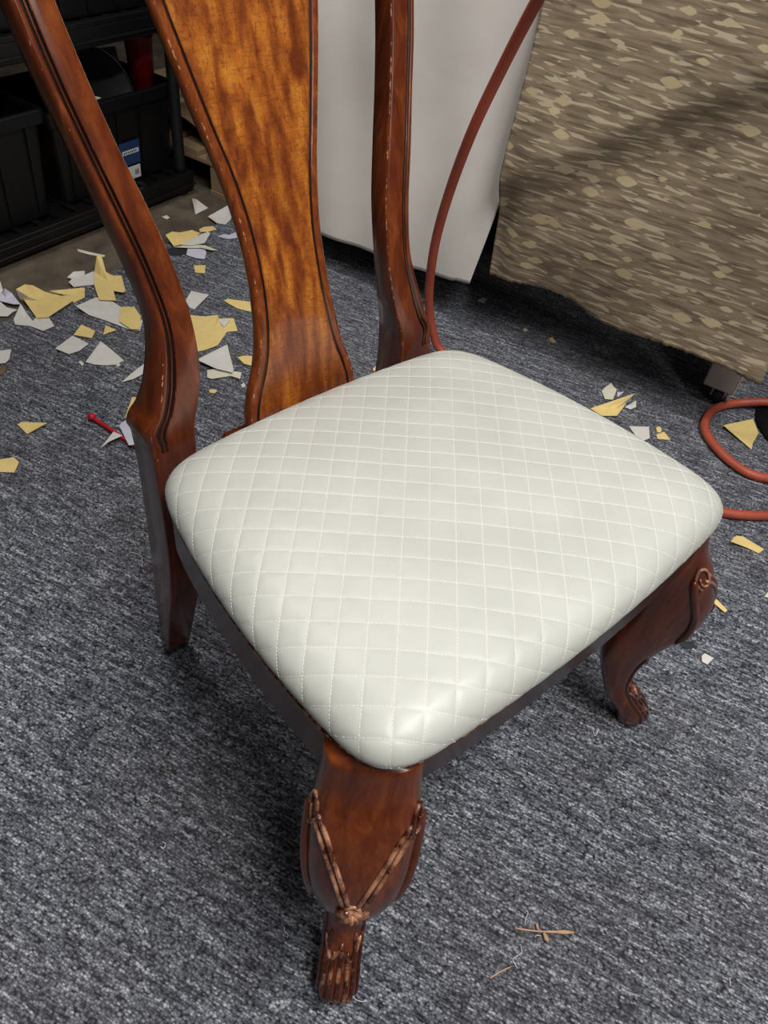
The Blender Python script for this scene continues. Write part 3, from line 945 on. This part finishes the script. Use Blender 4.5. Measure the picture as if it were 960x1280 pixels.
# ------------------------------------------------------------------ pallet beside the shelving
pal = empty('wooden_pallet', W(1.45, 1.6, 0)); tag(pal, 'raw wooden pallet on bare floor right of the black shelving', 'pallet')
for b in (1.27, 1.62, 1.95): part('bottom_board', box_vf(1.172, 1.75, b, b + .09, -.006, .014, .002), M_ply, pal)
for b in (1.27, 1.62, 1.95):
    for a in (1.175, 1.42, 1.66): part('block', box_vf(a, a + .09, b, b + .09, .014, .090, .003), M_ply, pal)
for a in (1.172, 1.42, 1.66): part('stringer', box_vf(a, a + .09, 1.27, 2.04, .090, .106, .002), M_ply, pal)
for k in range(6): part('deck_board', box_vf(1.172, 1.75, 1.268 + k * .135, 1.268 + k * .135 + .10, .106, .124, .002), M_ply, pal)
# arched cardboard sheet on the pallet
top, bot = [], []
for i in range(22):
    t = i / 21
    b = 1.33 + .36 * t; z = .125 + .075 * math.sin(math.pi * t) ** .8
    top.append([W(a, b, z + .004) for a in np.linspace(1.19, 1.52, 4)]); bot.append([W(a, b, z) for a in np.linspace(1.19, 1.52, 4)])
rings = [list(t_) + list(b_)[::-1] for t_, b_ in zip(top, bot)]
tag(mesh('cardboard_sheet', *loft(rings), M_brown), 'arched brown cardboard sheet lying on the wooden pallet', 'cardboard')
V = [W(1.19, 1.74, .135), W(1.36, 1.70, .135), W(1.40, 1.86, .137), W(1.20, 1.90, .150)]
V = V + [(x, y, z - .003) for x, y, z in V]
tag(mesh('foam_scrap', V, [(0, 1, 2, 3), (7, 6, 5, 4), (0, 4, 5, 1), (1, 5, 6, 2), (2, 6, 7, 3), (3, 7, 4, 0)], M_yellow, smooth=False), 'yellow sheet scrap lying on the pallet behind the arched cardboard', 'scrap', 'vinyl scraps')

# ------------------------------------------------------------------ scraps
MATS = {'y': M_yellow, 'w': M_white, 'l': M_lav, 'c': M_cream, 'k': M_rubber, 'b': M_brown}
def scrap(lbl, mk, pts):
    P = np.array(pts)
    zoff = -.006 if (P[:, :2] @ E2[:2]).min() > 1.20 else 0.0
    n = len(P)
    c = P.mean(0); c[2] = np.median(P[:, 2]) + .0008
    mid = (P + c) / 2; mid[:, 2] = np.minimum(P[:, 2] * .35 + c[2] * .65, c[2] + (P[:, 2] - c[2]) * .35)
    th = .0012
    T = np.vstack([P + (0, 0, th), mid + (0, 0, th), [c + (0, 0, th)]]) + (0, 0, zoff)
    B = np.vstack([P, mid, [c]]) + (0, 0, zoff)
    m = len(T)
    F = []
    for i in range(n):
        k = (i + 1) % n
        F += [(i, k, n + k, n + i), (n + i, n + k, 2 * n), (m + i, m + n + i, m + n + k, m + k), (m + n + i, m + 2 * n, m + n + k), (i, m + i, m + k, k)]
    V = np.vstack([T, B])
    a = 0.5 * sum(P[i, 0] * P[(i + 1) % n, 1] - P[(i + 1) % n, 0] * P[i, 1] for i in range(n))
    if a < 0: F = [q[::-1] for q in F]
    o = mesh('vinyl_scrap' if mk in 'ywlc' else ('dark_flat_piece' if mk == 'k' else 'cardboard_scrap'), V, F, [MATS[mk], M_white], smooth=False, fmat=[1 if (mk == 'y' and q % 5 in (2, 3)) else 0 for q in range(len(F))])
    tag(o, lbl, 'scrap', 'scraps scattered on the floor')
SCRAPS = [
    ('large creased yellow scrap in the heap before the black shelf', 'y', [(0.0178, 1.2927, 0.036), (0.0423, 1.2952, 0.041), (0.065, 1.3081, 0.026), (0.0877, 1.2983, 0.006), (0.1177, 1.2524, 0.006), (0.1292, 1.2225, 0.006), (0.0434, 1.1814, 0.006), (0.0197, 1.1917, 0.006), (0.0289, 1.2877, 0.006), (0.0223, 1.2962, 0.006)]),
    ('white forked scrap poking out under the large creased yellow scrap', 'w', [(0.007, 1.2468, 0.022), (0.0063, 1.1862, 0.002), (0.0246, 1.205, 0.002), (0.0485, 1.1946, 0.002), (0.0414, 1.1432, 0.002), (0.0105, 1.1371, 0.002), (-0.0057, 1.1724, 0.002), (-0.0324, 1.1974, 0.002), (-0.0271, 1.2196, 0.002)]),
    ('yellow wedge scrap touching the right tip of the large creased one', 'y', [(0.0932, 1.2772, 0.017), (0.1833, 1.2729, 0.002), (0.162, 1.2291, 0.002), (0.1265, 1.2184, 0.002), (0.1184, 1.2694, 0.002)]),
    ('lavender white scrap at the left picture edge above another white one', 'l', [(-0.0041, 1.3539, 0.008), (0.0036, 1.3359, 0.028), (0.0188, 1.3402, 0.008), (0.0152, 1.2785, 0.008), (0.0008, 1.2873, 0.008), (-0.019, 1.3172, 0.008), (-0.0295, 1.3508, 0.008)]),
    ('white scrap with a yellow fold at the left edge of the heap', 'w', [(-0.0187, 1.3205, 0.004), (-0.0162, 1.2876, 0.004), (0.0002, 1.2643, 0.004), (-0.0138, 1.2596, 0.004), (-0.0305, 1.248, 0.004), (-0.0447, 1.2567, 0.004), (-0.0569, 1.2947, 0.004)]),
    ('pale upturned scrap corner at the far left of the heap', 'c', [(-0.0002, 1.3736, 0.04), (0.0068, 1.3671, 0.03), (0.006, 1.3624, 0.01), (-0.008, 1.343, 0.01), (-0.0167, 1.3666, 0.01)]),
    ('white jagged scrap on bare floor left of the yellow spike', 'w', [(0.1689, 1.3447, 0.002), (0.1906, 1.3496, 0.01), (0.2224, 1.3531, 0.002), (0.2129, 1.3336, 0.002), (0.2437, 1.3406, 0.002), (0.2131, 1.2745, 0.002), (0.1611, 1.291, 0.002), (0.1615, 1.3197, 0.002), (0.1757, 1.3308, 0.002)]),
    ('large white oval scrap below the yellow spike', 'w', [(0.1189, 1.1851, 0.012), (0.1856, 1.2149, 0.002), (0.2105, 1.1766, 0.002), (0.2164, 1.1409, 0.002), (0.2357, 1.1019, 0.002), (0.229, 1.0528, 0.002), (0.2029, 1.0171, 0.002), (0.1868, 1.0314, 0.002), (0.1552, 1.1027, 0.002), (0.1327, 1.1473, 0.002)]),
    ('yellow flap on the right end of the large white oval scrap', 'y', [(0.1787, 1.0763, 0.006), (0.2154, 1.1337, 0.006), (0.2423, 1.1173, 0.006), (0.2338, 1.0686, 0.006), (0.2022, 1.0187, 0.006), (0.186, 1.0288, 0.006)]),
    ('tall yellow spike shaped scrap beside the curved chair post', 'y', [(0.2384, 1.328, 0.007), (0.2581, 1.3416, 0.042), (0.2687, 1.3355, 0.042), (0.2632, 1.3134, 0.007), (0.2694, 1.2847, 0.007), (0.2889, 1.2732, 0.007), (0.2604, 1.1974, 0.007), (0.2514, 1.1933, 0.007), (0.2345, 1.213, 0.007), (0.2175, 1.167, 0.007), (0.1838, 1.192, 0.007), (0.2062, 1.2634, 0.007)]),
    ('thin curled white strip on bare floor behind the yellow spike', 'c', [(0.2602, 1.4772, 0.007), (0.2859, 1.4545, 0.001), (0.3128, 1.4175, 0.001), (0.3067, 1.4103, 0.001), (0.2778, 1.4429, 0.001), (0.2602, 1.4746, 0.001)]),
    ('small yellow square scrap above the white curved quadrilateral', 'y', [(0.0624, 1.0839, 0.002), (0.0952, 1.107, 0.008), (0.1129, 1.0733, 0.002), (0.0923, 1.0486, 0.002)]),
    ('small yellow three sided chip above the white fan shaped scrap', 'y', [(0.1208, 1.0474, 0.002), (0.1452, 1.083, 0.002), (0.1578, 1.0496, 0.002), (0.1368, 1.05, 0.002)]),
    ('white curved quadrilateral scrap left of the white fan', 'w', [(0.0001, 1.047, 0.006), (0.0593, 1.0817, 0.002), (0.0753, 1.0307, 0.002), (0.0434, 1.0148, 0.002), (0.0179, 1.0153, 0.002)]),
    ('white fan shaped scrap with a rounded lower edge', 'w', [(0.1, 1.0165, 0.008), (0.108, 0.9738, 0.002), (0.111, 0.9245, 0.002), (0.0882, 0.9198, 0.002), (0.0686, 0.9285, 0.002), (0.0474, 0.9459, 0.002), (0.0352, 0.9653, 0.002)]),
    ('white rounded scrap cut by the left picture edge', 'w', [(-0.1216, 1.114, 0.003), (-0.0824, 1.1007, 0.003), (-0.1006, 1.0659, 0.003), (-0.1141, 1.0556, 0.003), (-0.1411, 1.0654, 0.003)]),
    ('brown cardboard shred at the left picture edge', 'b', [(-0.1387, 1.0635, 0.001), (-0.1179, 1.0389, 0.001), (-0.1347, 1.0201, 0.001), (-0.1564, 1.0196, 0.001)]),
    ('tiny white crumb left of the white fan shaped scrap', 'w', [(0.0217, 0.9739, 0.002), (0.0291, 0.977, 0.002), (0.0294, 0.9614, 0.002), (0.0222, 0.9546, 0.002)]),
    ('tiny white crumb under the right corner of the white fan', 'w', [(0.0872, 0.9182, 0.001), (0.0963, 0.924, 0.001), (0.0978, 0.9153, 0.001), (0.0888, 0.9096, 0.001)]),
    ('white crescent sliver half hidden behind the chair post', 'w', [(0.0658, 0.8499, 0.003), (0.1073, 0.8714, 0.003), (0.1503, 0.8898, 0.003), (0.1468, 0.8573, 0.003), (0.0939, 0.8464, 0.003)]),
    ('small yellow triangle lying alone on carpet at far left', 'y', [(-0.181, 0.8327, 0.002), (-0.1711, 0.8358, 0.002), (-0.1316, 0.7971, 0.008), (-0.1779, 0.7924, 0.002)]),
    ('yellow rounded scrap cut by left edge below lone triangle', 'y', [(-0.264, 0.751, 0.002), (-0.2289, 0.7387, 0.002), (-0.2259, 0.7189, 0.002), (-0.2457, 0.695, 0.002), (-0.2768, 0.7194, 0.002)]),
    ('yellow folded strip standing behind the chair post above red stick', 'y', [(0.01, 0.7294, 0.003), (0.0474, 0.762, 0.023), (0.0715, 0.7461, 0.023), (0.0407, 0.7088, 0.003)]),
    ('lavender scrap lying over the red stick by the post', 'l', [(-0.0154, 0.7033, 0.012), (0.0063, 0.7031, 0.022), (0.0239, 0.6932, 0.012), (-0.0023, 0.6214, 0.012), (-0.0301, 0.6341, 0.012)]),
    ('white pointed sliver crossing the red stick', 'w', [(-0.0789, 0.661, 0.01), (-0.0339, 0.693, 0.01), (-0.0252, 0.6712, 0.01), (-0.055, 0.6695, 0.01)]),
    ('yellow two lobed scrap on bare floor between post and splat', 'y', [(0.489, 1.3874, 0.026), (0.5223, 1.4106, 0.018), (0.5513, 1.4169, 0.006), (0.5896, 1.4133, 0.006), (0.5992, 1.3844, 0.006), (0.562, 1.3588, 0.006), (0.5152, 1.3513, 0.006), (0.4927, 1.3528, 0.006)]),
    ('white lobe scrap overlapping the yellow two lobed one', 'w', [(0.5095, 1.3407, 0.012), (0.5878, 1.365, 0.012), (0.6187, 1.3711, 0.012), (0.6194, 1.359, 0.012), (0.5735, 1.3157, 0.012), (0.5285, 1.3244, 0.012)]),
    ('thin cream strip below the yellow two lobed scrap', 'c', [(0.4884, 1.3451, 0.008), (0.5407, 1.3322, 0.008), (0.5697, 1.3101, 0.008), (0.5858, 1.2674, 0.008), (0.5721, 1.2752, 0.008), (0.5542, 1.3021, 0.008), (0.519, 1.3222, 0.008)]),
    ('lavender white square scrap under the thin cream strip', 'l', [(0.5282, 1.3339, 0.003), (0.565, 1.3073, 0.003), (0.5556, 1.2793, 0.003), (0.5318, 1.2493, 0.003), (0.513, 1.2655, 0.003), (0.4996, 1.295, 0.003)]),
    ('small yellow square scrap lying alone between post and splat', 'y', [(0.4866, 1.2349, 0.002), (0.5151, 1.2184, 0.002), (0.4895, 1.1811, 0.002), (0.4694, 1.1981, 0.002)]),
    ('pale yellow oblong scrap behind the white lobe', 'y', [(0.6137, 1.4129, 0.003), (0.6343, 1.4195, 0.003), (0.66, 1.4113, 0.003), (0.6591, 1.3877, 0.003), (0.6281, 1.3871, 0.003), (0.6076, 1.3985, 0.003)]),
    ('white sharp triangle scrap nearest the black shelf corner', 'w', [(0.6918, 1.5803, 0.022), (0.7221, 1.6092, 0.002), (0.7214, 1.5371, 0.002), (0.6632, 1.5172, 0.002)]),
    ('white wedge scrap beside the splat edge on bare floor', 'w', [(0.6817, 1.4732, 0.003), (0.7605, 1.4822, 0.018), (0.7572, 1.4511, 0.003), (0.7296, 1.4221, 0.003), (0.6992, 1.4018, 0.003), (0.6818, 1.4236, 0.003)]),
    ('wavy lavender strip beside the splat edge', 'l', [(0.6372, 1.349, 0.002), (0.6619, 1.3528, 0.002), (0.6715, 1.3415, 0.002), (0.7036, 1.3474, 0.002), (0.6898, 1.3136, 0.002), (0.6576, 1.3201, 0.002)]),
    ('tiny white chip on bare floor under the shelf', 'w', [(0.5674, 1.5529, 0.001), (0.5854, 1.5556, 0.001), (0.5855, 1.5368, 0.001), (0.5718, 1.5319, 0.001)]),
    ('small black cap built as a flat piece under the yellow two lobed scrap', 'k', [(0.4662, 1.357, 0.001), (0.4968, 1.3563, 0.001), (0.5226, 1.3249, 0.001), (0.502, 1.3035, 0.001), (0.4645, 1.3142, 0.001)]),  # a small black cap, simplified to a thin flat polygon
    ('white notched quadrilateral above the big yellow sheet', 'w', [(0.4089, 1.1187, 0.002), (0.4323, 1.0683, 0.008), (0.3678, 1.0348, 0.002), (0.3615, 1.0479, 0.002), (0.3711, 1.084, 0.002)]),
    ('long yellow pointed scrap running behind the splat', 'y', [(0.4562, 1.0325, 0.002), (0.4696, 1.0339, 0.002), (0.5147, 0.9876, 0.002), (0.5208, 0.9554, 0.002), (0.489, 0.9422, 0.002), (0.4645, 0.9804, 0.002), (0.4581, 1.0124, 0.002)]),
    ('big yellow sheet scrap between chair post and splat', 'y', [(0.3349, 1.0231, 0.002), (0.3737, 0.9902, 0.002), (0.4037, 0.9808, 0.002), (0.3927, 0.9555, 0.007), (0.43, 0.9465, 0.002), (0.4055, 0.8908, 0.002), (0.3815, 0.9014, 0.002), (0.3286, 0.8625, 0.002), (0.2915, 0.8613, 0.002), (0.2605, 0.8688, 0.002)]),
    ('small white patch lying on the big yellow sheet', 'w', [(0.388, 0.9558, 0.006), (0.4117, 0.9367, 0.006), (0.3835, 0.9188, 0.006)]),
    ('white triangle scrap with its tip toward the big yellow sheet', 'w', [(0.2486, 0.8265, 0.01), (0.3376, 0.8323, 0.018), (0.2998, 0.7468, 0.01), (0.2896, 0.738, 0.01), (0.2671, 0.7717, 0.01)]),
    ('cream torn strip under the white triangle by the splat', 'c', [(0.2515, 0.7859, 0.003), (0.28, 0.7753, 0.003), (0.3044, 0.7441, 0.003), (0.3136, 0.7342, 0.003), (0.2963, 0.7148, 0.003), (0.2877, 0.7356, 0.003), (0.2406, 0.751, 0.003), (0.2362, 0.7614, 0.003)]),
    ('yellow rounded tongue scrap tucked behind the lower splat', 'y', [(0.3412, 0.7932, 0.002), (0.3579, 0.7906, 0.002), (0.3804, 0.7721, 0.002), (0.3819, 0.747, 0.002), (0.3557, 0.736, 0.002), (0.3392, 0.7625, 0.002)]),
    ('tiny yellow oval chip below the cream torn strip', 'y', [(0.2143, 0.7195, 0.001), (0.2235, 0.7171, 0.001), (0.2294, 0.7096, 0.001), (0.2198, 0.7012, 0.001), (0.2109, 0.7107, 0.001)]),
    ('tiny white crumb below the yellow rounded tongue', 'w', [(0.2871, 0.6978, 0.001), (0.2967, 0.6989, 0.001), (0.2929, 0.6865, 0.001), (0.2832, 0.6853, 0.001)]),
    ('tan chip seen between splat and right chair post', 'y', [(0.5912, 0.5764, 0.002), (0.6046, 0.5799, 0.002), (0.6068, 0.5703, 0.002), (0.5946, 0.5621, 0.002), (0.5862, 0.5676, 0.002)]),
    ('yellow pointed strip rising behind the seat toward the bench', 'y', [(0.9301, 0.1568, 0.004), (1.0366, 0.1116, 0.034), (1.0313, 0.1201, 0.004), (0.9631, 0.1012, 0.004), (0.9307, 0.1228, 0.004)]),
    ('grey white flap under the tip of the rising yellow strip', 'w', [(1.011, 0.1121, 0.003), (1.0578, 0.112, 0.003), (1.0355, 0.0959, 0.003), (1.0151, 0.098, 0.003)]),
    ('white blob scrap behind the rising yellow strip', 'c', [(1.0149, 0.1873, 0.003), (1.0379, 0.1922, 0.003), (1.0648, 0.1948, 0.003), (1.0559, 0.1804, 0.003), (1.0545, 0.1693, 0.003), (1.0093, 0.1479, 0.003), (0.9945, 0.1615, 0.003)]),
    ('lavender bit touching the white blob scrap', 'l', [(1.0446, 0.1615, 0.002), (1.0636, 0.153, 0.002), (1.0296, 0.1477, 0.002)]),
    ('white corner scrap peeking out behind the seat edge', 'w', [(0.9574, 0.0603, 0.002), (0.9971, 0.03, 0.002), (0.9625, 0.0033, 0.002), (0.9301, 0.0078, 0.002)]),
    ('tiny yellow crumb above the yellow arrow chip', 'y', [(1.0098, 0.0178, 0.002), (1.0219, 0.0169, 0.002), (1.0164, 0.0061, 0.002), (1.0041, -0.0, 0.002), (0.9983, 0.0075, 0.002)]),
    ('small yellow arrow shaped chip right of the seat', 'y', [(0.9862, 0.0014, 0.002), (1.0135, -0.0028, 0.002), (1.0008, -0.0297, 0.002), (0.9766, -0.0098, 0.002)]),
    ('yellow triangle scrap inside the red hose loop', 'y', [(1.1528, -0.0778, 0.009), (1.2355, -0.1095, 0.013), (1.2102, -0.1443, 0.003), (1.1634, -0.1558, 0.003), (1.1376, -0.1664, 0.003)]),
    ('yellow ragged strip at right below the red hose', 'y', [(0.8116, -0.3023, 0.01), (0.8462, -0.2987, 0.002), (0.8558, -0.3084, 0.002), (0.8582, -0.3296, 0.002), (0.8608, -0.3562, 0.002), (0.8402, -0.3549, 0.002), (0.8347, -0.332, 0.002)]),
    ('small yellow stick chip beside the right front leg', 'y', [(0.6442, -0.3604, 0.003), (0.6569, -0.365, 0.003), (0.65, -0.3957, 0.003), (0.6409, -0.396, 0.003)]),
    ('dark grey carpet stain built as a flat piece right of the far front leg', 'k', [(0.5059, -0.3837, 0.001), (0.5182, -0.3842, 0.001), (0.5317, -0.3943, 0.001), (0.5266, -0.4079, 0.001), (0.5067, -0.3951, 0.001)]),  # thin flat piece added in place of a dark stain on the carpet
    ('small white torn chip below the dark grey stain', 'w', [(0.5175, -0.4234, 0.002), (0.5269, -0.4241, 0.002), (0.531, -0.44, 0.002), (0.5091, -0.4404, 0.002), (0.5068, -0.4302, 0.002)]),
    ('cream chip at the right picture edge', 'c', [(0.7427, -0.4224, 0.002), (0.7608, -0.421, 0.002), (0.7651, -0.4291, 0.002), (0.7483, -0.4315, 0.002)]),
    ('tan crumb on dark carpet under the brown cloth', 'y', [(1.0844, 0.4211, 0.002), (1.1015, 0.4241, 0.002), (1.0894, 0.3997, 0.002), (1.0786, 0.402, 0.002)]),
    ('pale lint flake on dark carpet below the white cloth', 'w', [(1.0575, 0.6685, 0.002), (1.0868, 0.6712, 0.002), (1.0904, 0.6587, 0.002), (1.0641, 0.6494, 0.002)]),
    ('tiny pale lint flake left of the tan crumb under the bench', 'w', [(1.0575, 0.4934, 0.002), (1.0714, 0.4941, 0.002), (1.068, 0.4822, 0.002), (1.0541, 0.4816, 0.002)]),
]

for s_ in SCRAPS: scrap(*s_)

# ------------------------------------------------------------------ small litter
rs = empty('plastic_stick', (-.03, .69, 0)); tag(rs, 'thin red plastic stick with a knob end lying behind the chair post', 'stick')
part('shaft', tube(spline([(-.046, .762, .006), (-.030, .690, .006), (-.014, .616, .006), (-.004, .575, .006)], 20), .0042, 8), M_red, rs, True)
kc = np.array((-.0465, .766, .008))
part('knob', loft([[kc + np.array([r * math.cos(t), r * math.sin(t), z]) for t in np.linspace(0, 2 * math.pi, 14, endpoint=False)] for r, z in ((.004, -.0075), (.0085, -.004), (.0095, .001), (.006, .006), (.002, .0075))]), M_red, rs, True)

sp = [(-.083, -.512, .0025), (-.065, -.531, .003), (-.052, -.543, .0035), (-.040, -.553, .003), (-.024, -.567, .003)]
v1 = tube(spline(sp, 18), [.0006] + [.0012] * 8 + [.0018] * 4 + [.0026, .0030, .0028, .0020, .001], 6)
v2 = tube(np.array([(-.056, -.539, .003), (-.060, -.548, .003), (-.061, -.552, .003)]), [.0018, .0036, .001], 6)
v3 = tube(np.array([(-.060, -.533, .003), (-.056, -.527, .003)]), [.0014, .0026], 6)
tag(mesh('wood_splinter', *join([v1, v2, v3]), M_tan), 'tan wood splinter with torn fibres on carpet at lower right', 'splinter')
tag(mesh('twig', *tube(spline([(-.152, -.531, .002), (-.136, -.535, .003), (-.120, -.540, .002)], 10), [.0013, .0012, .0011, .0011, .001, .001, .001, .0009, .0008, .0005], 6), M_tan), 'short pale twig on carpet below the splinter', 'twig')
THREADS = [
    ('fine white thread bent like a hook right of the near foot', [(-0.2889, -0.4244, 0.0025), (-0.2978, -0.4307, 0.0025), (-0.2999, -0.4379, 0.0025), (-0.2952, -0.4463, 0.0025), (-0.2895, -0.4487, 0.0025)]),
    ('fine white thread above the tan splinter', [(-0.0547, -0.5062, 0.0025), (-0.0544, -0.5104, 0.0025), (-0.0623, -0.513, 0.0025), (-0.0692, -0.5177, 0.0025)]),
    ('looped white thread between splinter and twig', [(-0.0932, -0.5319, 0.0025), (-0.096, -0.5358, 0.0025), (-0.0997, -0.5377, 0.0025), (-0.1128, -0.5354, 0.0025), (-0.1152, -0.5418, 0.0025), (-0.1162, -0.5469, 0.0025)]),
    ('short white thread just below the tan splinter', [(-0.0694, -0.5365, 0.0025), (-0.0662, -0.5366, 0.0025), (-0.0627, -0.5407, 0.0025)]),
    ('curly white thread left of the near front leg foot', [(-0.319, -0.3164, 0.0025), (-0.3216, -0.3217, 0.0025), (-0.3206, -0.3274, 0.0025), (-0.3236, -0.3298, 0.0025)]),
    ('thin pale thread right of the near front leg knee', [(-0.0473, -0.343, 0.0025), (-0.0416, -0.3506, 0.0025), (-0.0355, -0.3478, 0.0025)]),
    ('white thread at lower right edge of carpet', [(0.1948, -0.6956, 0.0025), (0.1955, -0.7016, 0.0025), (0.1935, -0.704, 0.0025)]),
    ('pale thread on carpet at lower far right corner', [(0.0956, -0.7346, 0.0025), (0.088, -0.7404, 0.0025)]),
    ('tan lint thread on carpet below the far front leg', [(0.2396, -0.3921, 0.0025), (0.2336, -0.4018, 0.0025), (0.2459, -0.3988, 0.0025), (0.237, -0.3992, 0.0025)]),
    ('pale curved thread on carpet left of rear leg', [(-0.1666, 0.3776, 0.0025), (-0.1554, 0.3598, 0.0025), (-0.1594, 0.3436, 0.0025), (-0.1661, 0.3343, 0.0025)]),
    ('small white lint curl at left centre of carpet', [(-0.2949, 0.2576, 0.0025), (-0.2887, 0.2613, 0.0025), (-0.2929, 0.2501, 0.0025)]),
    ('pale lint thread beside the left picture edge', [(-0.513, 0.1058, 0.0025), (-0.5101, 0.0989, 0.0025), (-0.5136, 0.0986, 0.0025)]),
    ('white lint loop in lower left carpet', [(-0.3768, -0.0532, 0.0025), (-0.3742, -0.0598, 0.0025), (-0.3698, -0.0587, 0.0025), (-0.3728, -0.0504, 0.0025)]),
    ('small white lint loop left of the near knee', [(-0.3909, -0.1272, 0.0025), (-0.3878, -0.1325, 0.0025), (-0.3834, -0.129, 0.0025), (-0.3851, -0.1235, 0.0025)]),
    ('pale thread crumb under the side rail', [(-0.258, 0.0747, 0.0025), (-0.2508, 0.0748, 0.0025), (-0.2491, 0.068, 0.0025)]),
]
for lb, pp in THREADS:
    tag(mesh('thread', *tube(spline(pp, 16), .00055, 5), M_lint), lb, 'thread', 'loose threads on the carpet')
